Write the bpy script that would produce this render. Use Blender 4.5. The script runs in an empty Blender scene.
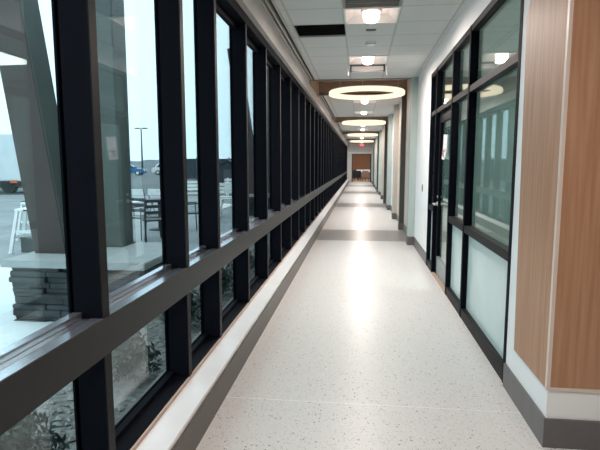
import bpy, bmesh, math, random
from math import sin, cos, pi, radians
from mathutils import Vector, Matrix
random.seed(7)
S = bpy.context.scene
COL = S.collection

# ------------------------------------------------------------------ materials
def new_mat(name):
    m = bpy.data.materials.new(name); m.use_nodes = True
    nt = m.node_tree
    return m, nt, nt.nodes['Principled BSDF']

def pmat(name, col, rough=.5, metal=0., var=.06, scale=6., spec=.5, bump=0., bscale=80., emit=None, es=0.):
    m, nt, b = new_mat(name)
    N, L = nt.nodes, nt.links
    b.inputs['Roughness'].default_value = rough
    b.inputs['Metallic'].default_value = metal
    b.inputs['Specular IOR Level'].default_value = spec
    tc = N.new('ShaderNodeTexCoord')
    if var > 0:
        no = N.new('ShaderNodeTexNoise'); no.inputs['Scale'].default_value = scale; no.inputs['Detail'].default_value = 4
        L.new(tc.outputs['Object'], no.inputs['Vector'])
        r = N.new('ShaderNodeValToRGB')
        r.color_ramp.elements[0].position = .3; r.color_ramp.elements[1].position = .7
        r.color_ramp.elements[0].color = [c*(1-var) for c in col]+[1]
        r.color_ramp.elements[1].color = [min(1, c*(1+var)) for c in col]+[1]
        L.new(no.outputs['Fac'], r.inputs['Fac']); L.new(r.outputs['Color'], b.inputs['Base Color'])
    else:
        b.inputs['Base Color'].default_value = (*col, 1)
    if bump > 0:
        n2 = N.new('ShaderNodeTexNoise'); n2.inputs['Scale'].default_value = bscale
        L.new(tc.outputs['Object'], n2.inputs['Vector'])
        bp = N.new('ShaderNodeBump'); bp.inputs['Strength'].default_value = bump; bp.inputs['Distance'].default_value = .01
        L.new(n2.outputs['Fac'], bp.inputs['Height']); L.new(bp.outputs['Normal'], b.inputs['Normal'])
    if emit:
        b.inputs['Emission Color'].default_value = (*emit, 1); b.inputs['Emission Strength'].default_value = es
    return m

def wood_mat(name, c1, c2, rough=.4, grain=(14, 14, .6)):
    m, nt, b = new_mat(name); N, L = nt.nodes, nt.links
    tc = N.new('ShaderNodeTexCoord'); mp = N.new('ShaderNodeMapping')
    mp.inputs['Scale'].default_value = grain
    L.new(tc.outputs['Object'], mp.inputs['Vector'])
    no = N.new('ShaderNodeTexNoise'); no.inputs['Scale'].default_value = 3.; no.inputs['Detail'].default_value = 6; no.inputs['Roughness'].default_value = .45
    L.new(mp.outputs['Vector'], no.inputs['Vector'])
    r = N.new('ShaderNodeValToRGB')
    r.color_ramp.elements[0].position = .32; r.color_ramp.elements[1].position = .7
    r.color_ramp.elements[0].color = (*c1, 1); r.color_ramp.elements[1].color = (*c2, 1)
    L.new(no.outputs['Fac'], r.inputs['Fac']); L.new(r.outputs['Color'], b.inputs['Base Color'])
    b.inputs['Roughness'].default_value = rough; b.inputs['Specular IOR Level'].default_value = .45
    return m

def glass_mat(name, tint, f0=.05):
    m = bpy.data.materials.new(name); m.use_nodes = True
    nt = m.node_tree; N, L = nt.nodes, nt.links
    N.remove(N['Principled BSDF'])
    t = N.new('ShaderNodeBsdfTransparent'); t.inputs['Color'].default_value = (*tint, 1)
    g = N.new('ShaderNodeBsdfGlossy'); g.inputs['Roughness'].default_value = 0.0; g.inputs['Color'].default_value = (1, 1, 1, 1)
    lw = N.new('ShaderNodeLayerWeight'); lw.inputs['Blend'].default_value = .5
    p = N.new('ShaderNodeMath'); p.operation = 'POWER'; p.inputs[1].default_value = 5
    L.new(lw.outputs['Facing'], p.inputs[0])
    ma = N.new('ShaderNodeMath'); ma.operation = 'MULTIPLY_ADD'; ma.inputs[1].default_value = 1-f0; ma.inputs[2].default_value = f0
    L.new(p.outputs[0], ma.inputs[0])
    mx = N.new('ShaderNodeMixShader')
    L.new(ma.outputs[0], mx.inputs['Fac']); L.new(t.outputs[0], mx.inputs[1]); L.new(g.outputs[0], mx.inputs[2])
    L.new(mx.outputs[0], N['Material Output'].inputs['Surface'])
    return m

def emit_mat(name, col, strength):
    m = bpy.data.materials.new(name); m.use_nodes = True
    nt = m.node_tree; N, L = nt.nodes, nt.links
    N.remove(N['Principled BSDF'])
    e = N.new('ShaderNodeEmission'); e.inputs['Color'].default_value = (*col, 1); e.inputs['Strength'].default_value = strength
    L.new(e.outputs[0], N['Material Output'].inputs['Surface'])
    return m

def terrazzo(name, base, chips_dark, chips_light, rough=.31):
    m, nt, b = new_mat(name); N, L = nt.nodes, nt.links
    tc = N.new('ShaderNodeTexCoord')
    def layer(scale, thr, prev, col, seed):
        mp = N.new('ShaderNodeMapping'); mp.inputs['Location'].default_value = (seed, seed*1.7, 0)
        L.new(tc.outputs['Object'], mp.inputs['Vector'])
        v = N.new('ShaderNodeTexVoronoi'); v.inputs['Scale'].default_value = scale
        L.new(mp.outputs['Vector'], v.inputs['Vector'])
        sp = N.new('ShaderNodeSeparateColor'); L.new(v.outputs['Color'], sp.inputs[0])
        lt = N.new('ShaderNodeMath'); lt.operation = 'LESS_THAN'; lt.inputs[1].default_value = thr
        L.new(sp.outputs[0], lt.inputs[0])
        d = N.new('ShaderNodeMath'); d.operation = 'LESS_THAN'; d.inputs[1].default_value = .45
        L.new(v.outputs['Distance'], d.inputs[0])
        mu = N.new('ShaderNodeMath'); mu.operation = 'MULTIPLY'
        L.new(lt.outputs[0], mu.inputs[0]); L.new(d.outputs[0], mu.inputs[1])
        mx = N.new('ShaderNodeMix'); mx.data_type = 'RGBA'
        L.new(mu.outputs[0], mx.inputs['Factor'])
        if prev is None: mx.inputs[6].default_value = (*base, 1)
        else: L.new(prev, mx.inputs[6])
        mx.inputs[7].default_value = (*col, 1)
        return mx.outputs[2]
    o = layer(120, .30, None, chips_light, 3.1)
    o = layer(95, .14, o, chips_dark, 8.7)
    o = layer(70, .025, o, [c*.55 for c in chips_dark], 1.3)
    L.new(o, b.inputs['Base Color'])
    b.inputs['Roughness'].default_value = rough
    b.inputs['Specular IOR Level'].default_value = .13
    return m

def tile_mat(name, col, line, x0, y0, pitch=.6):
    """ceiling tile with the T-bar grid as pattern (world metres: object sits at the origin)"""
    m, nt, b = new_mat(name); N, L = nt.nodes, nt.links
    tc = N.new('ShaderNodeTexCoord'); sx = N.new('ShaderNodeSeparateXYZ'); L.new(tc.outputs['Object'], sx.inputs[0])
    def ax(out, off):
        a = N.new('ShaderNodeMath'); a.operation = 'SUBTRACT'; a.inputs[1].default_value = off; L.new(out, a.inputs[0])
        d = N.new('ShaderNodeMath'); d.operation = 'DIVIDE'; d.inputs[1].default_value = pitch; L.new(a.outputs[0], d.inputs[0])
        f = N.new('ShaderNodeMath'); f.operation = 'FRACT'; L.new(d.outputs[0], f.inputs[0])
        s = N.new('ShaderNodeMath'); s.operation = 'SUBTRACT'; s.inputs[1].default_value = .5; L.new(f.outputs[0], s.inputs[0])
        ab = N.new('ShaderNodeMath'); ab.operation = 'ABSOLUTE'; L.new(s.outputs[0], ab.inputs[0])
        g = N.new('ShaderNodeMath'); g.operation = 'GREATER_THAN'; g.inputs[1].default_value = .479; L.new(ab.outputs[0], g.inputs[0])
        return g.outputs[0]
    mxm = N.new('ShaderNodeMath'); mxm.operation = 'MAXIMUM'
    L.new(ax(sx.outputs[0], x0), mxm.inputs[0]); L.new(ax(sx.outputs[1], y0), mxm.inputs[1])
    no = N.new('ShaderNodeTexNoise'); no.inputs['Scale'].default_value = 90; L.new(tc.outputs['Object'], no.inputs['Vector'])
    r = N.new('ShaderNodeValToRGB'); r.color_ramp.elements[0].color = [c*.9 for c in col]+[1]; r.color_ramp.elements[1].color = [*col, 1]
    L.new(no.outputs['Fac'], r.inputs['Fac'])
    mx = N.new('ShaderNodeMix'); mx.data_type = 'RGBA'; L.new(mxm.outputs[0], mx.inputs['Factor'])
    L.new(r.outputs['Color'], mx.inputs[6]); mx.inputs[7].default_value = (*line, 1)
    L.new(mx.outputs[2], b.inputs['Base Color']); b.inputs['Roughness'].default_value = .85
    return m

M = {}
M['floor'] = terrazzo('terrazzo_light', (.67, .662, .645), (.47, .455, .44), (.76, .75, .735))
M['floorband'] = terrazzo('terrazzo_grey', (.30, .285, .27), (.14, .13, .125), (.40, .385, .37))
M['black'] = pmat('black_anodised', (.0032, .0042, .0075), .65, 0, .10, 12, spec=.06)
M['bronze'] = pmat('charcoal_anodised', (.013, .0122, .0125), .50, 0, .08, 9, spec=.10)
M['rail'] = pmat('rail_anodised', (.022, .022, .0225), .42, 0, .06, 9, spec=.14)
M['glass'] = glass_mat('window_glass', (.79, .86, .88), .05)
M['ledge'] = pmat('ledge_sky_sheen', (.50, .53, .60), .22, .85, .04, 9)
M['sglass'] = glass_mat('storefront_glass', (.80, .93, .92), .05)
M['frost'] = pmat('frosted_film', (.53, .67, .655), .25, 0, .04, 3)
M['sill'] = pmat('white_sill', (.88, .87, .87), .3, 0, .03, 5)
M['sillback'] = pmat('sill_edge', (.50, .36, .30), .5, 0, .05, 5)
M['base'] = pmat('grey_cove_base', (.135, .125, .122), .45, 0, .06, 8)
M['baseleft'] = pmat('taupe_base', (.085, .072, .064), .4, 0, .06, 8)
M['wall'] = pmat('painted_wall_white', (.81, .82, .81), .6, 0, .02, 4)
M['wallteal'] = pmat('painted_wall_teal', (.40, .475, .45), .6, 0, .03, 4)
M['wallbeige'] = pmat('painted_wall_beige', (.64, .55, .46), .6, 0, .03, 4)
M['wallgrey'] = pmat('painted_wall_greige', (.52, .50, .45), .6, 0, .02, 4)
M['wallend'] = pmat('painted_wall_end', (.78, .70, .64), .6, 0, .02, 4)
M['bulk'] = pmat('painted_bulkhead', (.50, .47, .45), .7, 0, .03, 4)
M['tile'] = tile_mat('ceiling_tile', (.64, .645, .625), (.46, .465, .45), -.80, 5.55)
M['tilewhite'] = pmat('white_enamel', (.82, .80, .78), .4, 0, .02, 5)
M['dark'] = pmat('dark_void', (.015, .014, .013), .9, 0, .2, 5)
M['darkpil'] = pmat('dark_pilaster', (.075, .07, .062), .5, 0, .08, 6)
M['coffer'] = wood_mat('coffer_wood', (.29, .20, .15), (.37, .27, .205), .5, (2, 14, 14))
M['wood'] = wood_mat('oak_veneer', (.37, .185, .098), (.47, .265, .160), .5)
M['woodend'] = wood_mat('cherry_panel', (.30, .125, .05), (.42, .19, .085), .5, (.6, 6, 10))
M['trim'] = pmat('pale_trim', (.66, .55, .47), .4, 0, .03, 6)
M['ring'] = emit_mat('ring_diffuser', (1., .80, .56), .78)
M['lens'] = emit_mat('downlight_lens', (1., .72, .60), 5)
M['fillwarm'] = emit_mat('warm_fill_glow', (1., .66, .45), 6.0)
M['panel'] = emit_mat('fill_panel_glow', (1., .93, .84), 8.0)
M['steel'] = pmat('brushed_steel', (.80, .79, .78), .36, 1., .05, 30)
M['paper'] = pmat('paper', (.80, .78, .80), .7, 0, .03, 12)
M['pink'] = pmat('pink_paper_print', (.74, .50, .50), .7, 0, .03, 12)
M['ink'] = pmat('ink', (.16, .06, .07), .7, 0, 0)
M['plastic'] = pmat('white_plastic', (.84, .86, .86), .45, 0, .03, 9)
M['darkplastic'] = pmat('dark_plastic', (.03, .034, .04), .5, 0, .1, 9)
M['sensor'] = pmat('sensor_grille', (.085, .07, .06), .6, 0, .1, 40)
M['vent'] = pmat('vent_grey', (.24, .215, .195), .5, .2, .04, 10)
M['exit'] = emit_mat('exit_letters', (1., .10, .12), 3.0)
M['exitbody'] = pmat('exit_housing', (.62, .45, .43), .5, 0, .02, 9)
M['stone'] = pmat('ledge_stone', (.036, .042, .044), .7, 0, .6, 5, bump=.8, bscale=14)
M['cap'] = pmat('cast_stone_cap', (.36, .39, .39), .7, 0, .08, 7, bump=.15)
M['column'] = pmat('column_panel', (.090, .108, .102), .6, 0, .10, 3)
M['columnreflect'] = pmat('column_wood_reflection', (.060, .042, .037), .6, 0, .10, 3)
M['concrete'] = pmat('wet_concrete', (.22, .25, .265), .5, 0, .25, .8, spec=.2, bump=.05)
M['snow'] = pmat('snow', (.72, .78, .80), .7, 0, .06, 1.5, bump=.2, bscale=6)
M['asphalt'] = pmat('wet_asphalt', (.10, .115, .122), .6, 0, .25, .3, spec=.15)
M['gravel'] = pmat('gravel', (.20, .20, .19), .8, 0, .5, 22, bump=.8, bscale=40)
M['leaf'] = pmat('dark_leaf', (.035, .065, .05), .45, 0, .4, 6)
M['leafdry'] = pmat('dry_pale_leaf', (.30, .29, .27), .7, 0, .3, 8)
M['bark'] = pmat('bark', (.07, .05, .04), .8, 0, .3, 20)
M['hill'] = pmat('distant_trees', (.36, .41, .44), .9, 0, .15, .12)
M['fence'] = pmat('dark_screen', (.030, .048, .062), .7, 0, .15, 2)
M['bluecar'] = pmat('blue_paint', (.02, .13, .33), .25, .1, .03, 3)
M['whitecar'] = pmat('white_paint', (.74, .78, .80), .25, 0, .02, 3)
M['carglass'] = pmat('car_glass', (.03, .045, .055), .1, 0, .05, 3)
M['tyre'] = pmat('tyre', (.015, .015, .016), .8, 0, .1, 20)
M['truckwhite'] = pmat('truck_panel', (.72, .77, .80), .4, 0, .06, 2)
M['orange'] = pmat('orange_marker', (.75, .16, .05), .4, 0, .03, 9)
M['post'] = pmat('lamp_pole', (.10, .11, .115), .5, .4, .05, 9)
M['carpet'] = pmat('tan_floor', (.45, .33, .25), .5, 0, .08, 9)
M['seatdark'] = pmat('dark_upholstery', (.022, .02, .024), .6, 0, .1, 20)
M['seattan'] = pmat('tan_upholstery', (.38, .24, .17), .6, 0, .1, 20)
M['roomwall'] = pmat('room_wall_teal', (.30, .37, .36), .7, 0, .04, 3)
M['strap'] = pmat('closer_metal', (.30, .33, .33), .4, .6, .04, 8)

# ------------------------------------------------------------------ mesh helpers
def box(bm, x0, x1, y0, y1, z0, z1, bev=0.):
    vs = [bm.verts.new((x, y, z)) for x in (x0, x1) for y in (y0, y1) for z in (z0, z1)]
    fs = [(0, 1, 3, 2), (4, 6, 7, 5), (0, 4, 5, 1), (2, 3, 7, 6), (0, 2, 6, 4), (1, 5, 7, 3)]
    faces = [bm.faces.new([vs[i] for i in f]) for f in fs]
    if bev > 0:
        es = list({e for f in faces for e in f.edges})
        bmesh.ops.bevel(bm, geom=es, offset=bev, segments=2, affect='EDGES')
    return faces

def hexa(bm, p):
    """8 points: bottom ring 4, top ring 4"""
    vs = [bm.verts.new(q) for q in p]
    for f in ((3, 2, 1, 0), (4, 5, 6, 7), (0, 1, 5, 4), (1, 2, 6, 5), (2, 3, 7, 6), (3, 0, 4, 7)):
        bm.faces.new([vs[i] for i in f])

def tube(bm, a, b, r, n=10, r2=None):
    a, b = Vector(a), Vector(b); d = (b-a).normalized()
    u = d.orthogonal().normalized(); v = d.cross(u)
    r2 = r if r2 is None else r2
    A = [bm.verts.new(a+(u*cos(2*pi*i/n)+v*sin(2*pi*i/n))*r) for i in range(n)]
    B = [bm.verts.new(b+(u*cos(2*pi*i/n)+v*sin(2*pi*i/n))*r2) for i in range(n)]
    for i in range(n):
        f = bm.faces.new((A[i], A[(i+1) % n], B[(i+1) % n], B[i])); f.smooth = True
    bm.faces.new(list(reversed(A))); bm.faces.new(B)

def polytube(bm, pts, r, n=8):
    """one continuous bent tube"""
    pts = [Vector(p) for p in pts]; rings = []
    for k, p in enumerate(pts):
        d = ((pts[k+1]-p) if k == 0 else (p-pts[k-1]) if k == len(pts)-1 else (pts[k+1]-pts[k-1])).normalized()
        ref = Vector((0, 1, 0)) if abs(d.y) < .8 else Vector((1, 0, 0))
        u = d.cross(ref).normalized(); v = d.cross(u)
        rings.append([bm.verts.new(p+(u*cos(2*pi*i/n)+v*sin(2*pi*i/n))*r) for i in range(n)])
    for A, B in zip(rings, rings[1:]):
        for i in range(n):
            f = bm.faces.new((A[i], A[(i+1) % n], B[(i+1) % n], B[i])); f.smooth = True
    bm.faces.new(list(reversed(rings[0]))); bm.faces.new(rings[-1])

def lathe(bm, prof, n=32, c=(0, 0, 0), closed=False):
    """profile of (r, z) revolved about z through c"""
    rings = []
    for r, z in prof:
        if r < 1e-6: rings.append([bm.verts.new((c[0], c[1], c[2]+z))])
        else: rings.append([bm.verts.new((c[0]+r*cos(2*pi*i/n), c[1]+r*sin(2*pi*i/n), c[2]+z)) for i in range(n)])
    pairs = list(zip(rings, rings[1:])) + ([(rings[-1], rings[0])] if closed else [])
    for A, B in pairs:
        for i in range(n):
            j = (i+1) % n
            if len(A) == 1 and len(B) == 1: continue
            q = (A[0], B[j], B[i]) if len(A) == 1 else (A[i], A[j], B[0]) if len(B) == 1 else (A[i], A[j], B[j], B[i])
            f = bm.faces.new(q); f.smooth = True

def prism(bm, pts, axis, a, b, bev=0.):
    """polygon (u, v) extruded along axis 0/1/2 from a to b"""
    def P(u, v, t):
        return {0: (t, u, v), 1: (u, t, v), 2: (u, v, t)}[axis]
    A = [bm.verts.new(P(u, v, a)) for u, v in pts]; B = [bm.verts.new(P(u, v, b)) for u, v in pts]
    fs = [bm.faces.new(A), bm.faces.new(list(reversed(B)))]
    n = len(pts)
    for i in range(n): fs.append(bm.faces.new((A[i], B[i], B[(i+1) % n], A[(i+1) % n])))
    if bev > 0:
        es = list({e for f in fs for e in f.edges})
        bmesh.ops.bevel(bm, geom=es, offset=bev, segments=2, affect='EDGES')

def obj(name, bm, mat, parent=None, loc=(0, 0, 0)):
    bmesh.ops.recalc_face_normals(bm, faces=bm.faces)
    me = bpy.data.meshes.new(name); bm.to_mesh(me); bm.free()
    for m in (mat if isinstance(mat, (list, tuple)) else [mat]): me.materials.append(m)
    o = bpy.data.objects.new(name, me); o.location = loc
    if parent is not None: o.parent = parent
    COL.objects.link(o)
    return o

def B(*boxes, bev=0.):
    bm = bmesh.new()
    for b in boxes: box(bm, *b, bev=bev)
    return bm

def empty(name, loc=(0, 0, 0), rz=0.):
    o = bpy.data.objects.new(name, None); o.location = loc; o.rotation_euler = (0, 0, rz); o.empty_display_size = .1
    COL.objects.link(o); return o

def tag(o, label, cat, group=None):
    o['label'] = label; o['category'] = cat
    if group: o['group'] = group
    return o

def thing(name, label, cat, loc=(0, 0, 0), rz=0., group=None):
    return tag(empty(name, loc, rz), label, cat, group)

def struct(o):
    o['kind'] = 'structure'; return o

def kids(o): return [c for c in COL.objects if c.parent == o]

def dup(root, loc, label=None, rz=None, group=None):
    r = root.copy(); COL.objects.link(r); r.location = loc
    if rz is not None: r.rotation_euler = (0, 0, rz)
    if label: r['label'] = label
    if group: r['group'] = group
    for ch in kids(root):
        c = ch.copy(); COL.objects.link(c); c.parent = r
        for g in kids(ch):
            d = g.copy(); COL.objects.link(d); d.parent = c
    return r

# ------------------------------------------------------------------ dimensions
CEIL = 3.18
XW = 1.06                       # right wall plane
XM = -1.055                     # front of the curtain wall
YEND = 42.9
COFFERS = [(10.14, 12.30), (18.25, 20.35), (26.5, 28.6), (34.6, 36.7)]

# ------------------------------------------------------------------ floor
bm = bmesh.new()
ys = [-5.0]
bands = [(10.4, 12.1), (18.5, 20.25), (26.8, 28.7), (34.9, 36.9)]
prev = -5.0
fl = bmesh.new()
for a, b in bands:
    box(fl, -1.06, XW+.0, prev, a, -.06, 0); prev = b
box(fl, -1.06, XW, prev, YEND+.1, -.06, 0)
box(fl, XW, 5.2, -5.0, 8.2, -.06, 0)
f = struct(obj('floor', fl, M['floor']))
for a, b in bands:
    struct(obj('floor_band', B((-1.06, XW, a, b, -.06, 0)), M['floorband']))
# thin divider strips let into the terrazzo
for y in (3.22,):
    struct(obj('floor_divider', B((-.885, XW-.01, y, y+.006, -.05, .0006)), M['sill']))

# ------------------------------------------------------------------ left: sill, base, curtain wall
struct(obj('baseboard_left', B((-1.06, -.884, -5, YEND, 0, .182)), M['baseleft']))
bm = bmesh.new()
box(bm, -1.056, -.900, -5, YEND, .182, .210, bev=.003)
struct(obj('trim_1', bm, M['sill']))
struct(obj('trim_2', B((-1.066, -1.0565, -5, YEND, .19, .228)), M['sillback']))
struct(obj('wall_left', B((-1.30, -1.062, -5, YEND+.1, -.2, .186)), M['base']))
# bulkhead above the windows
struct(obj('wall_left_light_block', B((-1.25, -1.06, -5, -.04, .18, 2.95)), M['wallbeige']))  # solid wall added out of view to cut daylight on the wood corner
struct(obj('wall_left_bulkhead', B((-1.32, -1.0, -5, YEND, 2.935, 3.6)), M['bulk']))

def window_parts(win, y0, y1, rpt=None):
    """one bay between y0 and y1 (y1 = far face of its far mullion); built round local y = y1"""
    w = y1-y0
    def P(name, bmf, mat):
        if rpt is not None:
            c = rpt[name].copy(); COL.objects.link(c); c.parent = win
        else:
            store[name] = obj(name, bmf(), mat, win)
    def mull():
        b = bmesh.new()
        box(b, -1.185, XM-.010, -.056, 0, .225, 2.86)         # interior body
        box(b, -1.214, -1.204, -.053, -.003, .20, 2.93)       # outer cap
        box(b, -1.205, -1.184, -.038, -.018, .225, 2.90)      # thermal neck
        return b
    P('mullion', mull, M['black'])  # body kept near black, the shade on its sides put into the colour
    P('mullion_face_lit', lambda: B((XM-.0100, XM-.004, -.056, -.0005, .228, .771), (XM-.0100, XM-.004, -.056, -.0005, .931, 2.852)), M['bronze'])  # front strips in a lighter copy of the finish, standing in for interior light
    def rail():
        b = bmesh.new()
        prism(b, [(XM, .771), (XM, .931), (XM-.060, .931), (XM-.064, .924), (XM-.132, .924), (XM-.132, .771)], 1, -w, 0)
        box(b, -1.214, -1.204, -w, -.0, .81, .89)
        return b
    P('mid_rail', rail, M['rail'])
    P('rail_ledge_sheen', lambda: B((-1.112, -1.060, -w, -.056, .931, .9325), (-1.152, -1.122, -w, -.056, .924, .928)), M['ledge'])  # bright bluish strips put the sky's sheen into the rail top
    P('glazing_bead', lambda: B((-1.193, -1.155, -w, -.056, .926, .942), (-1.193, -1.155, -w, -.056, .942, .956)), M['ledge'])
    def head():
        b = bmesh.new()
        box(b, -1.185, XM, -w, 0, 2.852, 2.937)
        box(b, -1.185, -1.150, -w, -.056, 2.80, 2.852)
        box(b, -1.214, -1.204, -w, 0, 2.86, 2.94)
        return b
    P('head_frame', head, M['black'])
    def sillf():
        b = bmesh.new()
        prism(b, [(-1.066, .205), (-1.066, .226), (-1.08, .232), (-1.155, .236), (-1.155, .262), (-1.192, .262), (-1.192, .205)], 1, -w, 0)
        box(b, -1.214, -1.204, -w, 0, .187, .26)
        return b
    P('sill_frame', sillf, M['black'])
    P('upper_pane', lambda: B((-1.2025, -1.1945, -w+.002, -.002, .90, 2.87)), M['glass'])
    P('lower_pane', lambda: B((-1.2025, -1.1945, -w+.002, -.002, .24, .80)), M['glass'])

edges = [2.02-1.03*k for k in range(2, 0, -1)] + [2.02, 3.06, 3.79]
while edges[-1] + 1.03 < YEND: edges.append(edges[-1]+1.03)
edges.append(YEND)
cache = {}
nwin = 0
for a, b in zip(edges, edges[1:]):
    nwin += 1
    w = empty('window_%d' % nwin, (0, b, 0)); struct(w)
    k = round(b-a, 2); store = {}
    if k in cache: window_parts(w, a, b, cache[k])
    else:
        window_parts(w, a, b); cache[k] = store

# ------------------------------------------------------------------ right wall beyond the storefront
struct(obj('wall_right', B((XW, XW+.12, 8.02, YEND+.1, 0, CEIL+.05)), M['wall']))
def base(name, y0, y1, x=XW, h=.168, d=.014):
    struct(obj(name, B((x-d, x+.001, y0, y1, 0, h)), M['base']))
base('baseboard_right', 8.02, 9.95)
# pilasters standing proud of the wall, dark ones at the far side of each coffer
PX = .94
def pilaster(y0, y1, mat):
    p = struct(obj('wall_right_pilaster', B((PX, XW+.002, y0, y1, 0, CEIL+.02)), mat))
    struct(obj('baseboard_right_pilaster', B((PX-.012, XW, y0-.012, y1, 0, .168)), M['base']))
def warm_tint(y0, y1):
    struct(obj('wall_right_warm_tint', B((XW-.012, XW+.01, y0, y1, .168, CEIL+.3)), M['wallbeige']))  # beige puts the warm glow near the ring lights into the wall colour
    base('baseboard_right_panel', y0, y1, XW-.01)
starts = [9.95, 18.0, 26.25, 34.35]
for i, y in enumerate(starts):
    pilaster(y, y+.28, M['wallteal'])
    warm_tint(y+.28, y+2.25)
    pilaster(y+2.25, y+2.45, M['darkpil'])
    struct(obj('wall_right_warm_tint', B((XW-.012, XW+.01, y+2.45, y+4.65, .168, CEIL+.01)), M['wallbeige']))  # same beige, warm light coloured onto the continuing wall
    pilaster(y+4.65, y+5.0, M['wallgrey'])
    base('baseboard_right_far', y+2.45, y+4.65); base('baseboard_right_far', y+5.0, y+7.5 if i < 3 else YEND)
    pilaster(y+7.5, y+7.72, M['wallteal'])

# ------------------------------------------------------------------ wood clad corner
cw = bmesh.new()
box(cw, 1.05, 5.2, 2.835, 2.95, 0, CEIL+.05); box(cw, 1.05, 1.2, 2.95, 3.63, 0, CEIL+.05)
struct(obj('wall_right_corner', cw, M['wall']))
# veneer panels (chamfered top corner on the narrow one)
bm = bmesh.new(); prism(bm, [(2.862, .336), (3.44, .336), (3.53, 2.50), (3.40, 2.72), (2.862, 2.86)], 0, 1.043, 1.0505)
o = struct(obj('wall_right_wood_panel', bm, M['wood']))
struct(obj('wall_right_wood_panel', B((1.059, 5.1, 2.827, 2.8355, .352, 3.05)), M['wood']))
struct(obj('trim_3', B((1.04, 1.0585, 2.824, 2.8515, .336, 3.05)), M['trim']))
struct(obj('trim_4', B((1.0587, 5.1, 2.824, 2.836, .334, .352)), M['trim']))
struct(obj('baseboard_corner', B((1.036, 1.0505, 2.823, 3.63, 0, .168), (1.0505, 5.1, 2.823, 2.836, 0, .168)), M['base']))

# ------------------------------------------------------------------ storefront (windows + door)
XS = 1.05
def fbox(y0, y1, z0, z1, d=.072, x=XS): return (x, x+d, y0, y1, z0, z1)
sn = nwin
def store_bay(y0, y1, z_mid=True, mull=True, jamb=None):
    """bay from y0 to y1; its frame members are the parts"""
    global sn
    sn += 1
    w = struct(empty('window_%d' % sn, (0, 0, 0)))
    m = []
    obj('head_frame', B(fbox(y0, y1, 2.84, 2.90)), M['bronze'], w)
    obj('transom_bar', B(fbox(y0, y1, 2.265, 2.325)), M['bronze'], w)
    if z_mid:
        obj('mid_rail', B(fbox(y0, y1, .885, .955)), M['bronze'], w)
        obj('bottom_rail', B(fbox(y0, y1, 0, .10)), M['bronze'], w)
        obj('lower_pane', B((XS+.050, XS+.058, y0, y1, .10, .885)), M['frost'], w)
        obj('upper_pane', B((XS+.050, XS+.058, y0, y1, .955, 2.265)), M['sglass'], w)
    obj('transom_pane', B((XS+.050, XS+.058, y0, y1, 2.325, 2.84)), M['sglass'], w)
    for a, b in jamb or []:
        obj('mullion', B((XS-.004, XS+.074, a, b, 0, 2.90)), M['black'], w)
    return w
store_bay(3.69, 5.25, jamb=[(3.63, 3.69), (5.25, 5.31)])
store_bay(5.31, 6.17, jamb=[(6.17, 6.23)])
store_bay(6.23, 7.42, z_mid=False, jamb=[(7.42, 7.48)])
store_bay(7.48, 7.96, jamb=[(7.96, 8.03)])
struct(obj('wall_right_over_glazing', B((XS, XW+.12, 3.63, 8.03, 2.90, CEIL+.05)), M['wall']))
# door leaf
d = struct(empty('door_1', (XS+.045, 6.82, 0)))
def drel(b): return (b[0], b[1], b[2], b[3], b[4], b[5])
obj('stile', B((0, .045, -.585, -.475, .012, 2.255)), M['black'], d)
obj('stile', B((0, .045, .475, .595, .012, 2.255)), M['black'], d)
obj('top_rail', B((0, .045, -.475, .475, 2.13, 2.255)), M['bronze'], d)
obj('bottom_rail', B((0, .045, -.475, .475, .012, .27)), M['strap'], d)
obj('door_pane', B((.018, .026, -.475, .475, .27, 2.13)), M['sglass'], d)
bm = bmesh.new()
tube(bm, (0, .535, 1.01), (-.012, .535, 1.01), .030, 20); tube(bm, (-.012, .535, 1.01), (-.058, .535, 1.01), .011, 12)
polytube(bm, [(-.055, .535, 1.01), (-.064, .515, 1.012), (-.064, .47, 1.012), (-.062, .415, 1.006), (-.056, .40, 1.004)], .0105, 10)
h = obj('door_handle', bm, M['steel'], d)
bm = bmesh.new()
tube(bm, (0.045, .535, 1.01), (.057, .535, 1.01), .030, 20); tube(bm, (.057, .535, 1.01), (.10, .535, 1.01), .011, 12)
polytube(bm, [(.10, .535, 1.01), (.108, .515, 1.012), (.108, .47, 1.012), (.106, .40, 1.006)], .0105, 10)
obj('door_handle', bm, M['steel'], d)
bm = bmesh.new(); tube(bm, (0, .535, 1.11), (-.010, .535, 1.11), .018, 16)
obj('lock_cylinder', bm, M['steel'], d)
obj('threshold', B((-.05, .07, -.59, .60, 0, .012)), M['carpet'], d)
# the office behind the glazing
struct(obj('wall_office', B((5.0, 5.1, 2.95, 8.2, 0, CEIL), (XW+.12, 5.1, 8.1, 8.2, 0, CEIL)), M['roomwall']))
struct(obj('ceiling_office', B((XW+.115, 5.1, 2.95, 8.1, 2.95, 3.0)), M['tile']))

# notice taped to the door glass
n = thing('paper_notice', 'white paper notice with curled lower corner taped to the door glass', 'notice', (XS+.060, 6.98, 1.78), 0)
def sheet(bm, y0, y1, z0, z1, off, nx=8, nz=8):
    g = []
    for i in range(nz+1):
        row = []
        for j in range(nx+1):
            u, v = j/nx, i/nz
            curl = .028*max(0, (1-v)-.35)**2*(1-u*.5)*2 + .006*sin(u*3)
            row.append((-.001-off-curl, y0+(y1-y0)*u - .03*v, z0+(z1-z0)*v + .02*u))
        g.append(row)
    V = [[bm.verts.new(p) for p in r] for r in g]
    W = [[bm.verts.new((p[0]-.0015, p[1], p[2])) for p in r] for r in g]
    for i in range(nz):
        for j in range(nx):
            bm.faces.new((V[i][j], V[i][j+1], V[i+1][j+1], V[i+1][j])).smooth = True
            bm.faces.new((W[i][j], W[i+1][j], W[i+1][j+1], W[i][j+1])).smooth = True
bm = bmesh.new(); sheet(bm, -.14, .14, -.16, .16, .0)
obj('sheet', bm, M['paper'], n)
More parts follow.
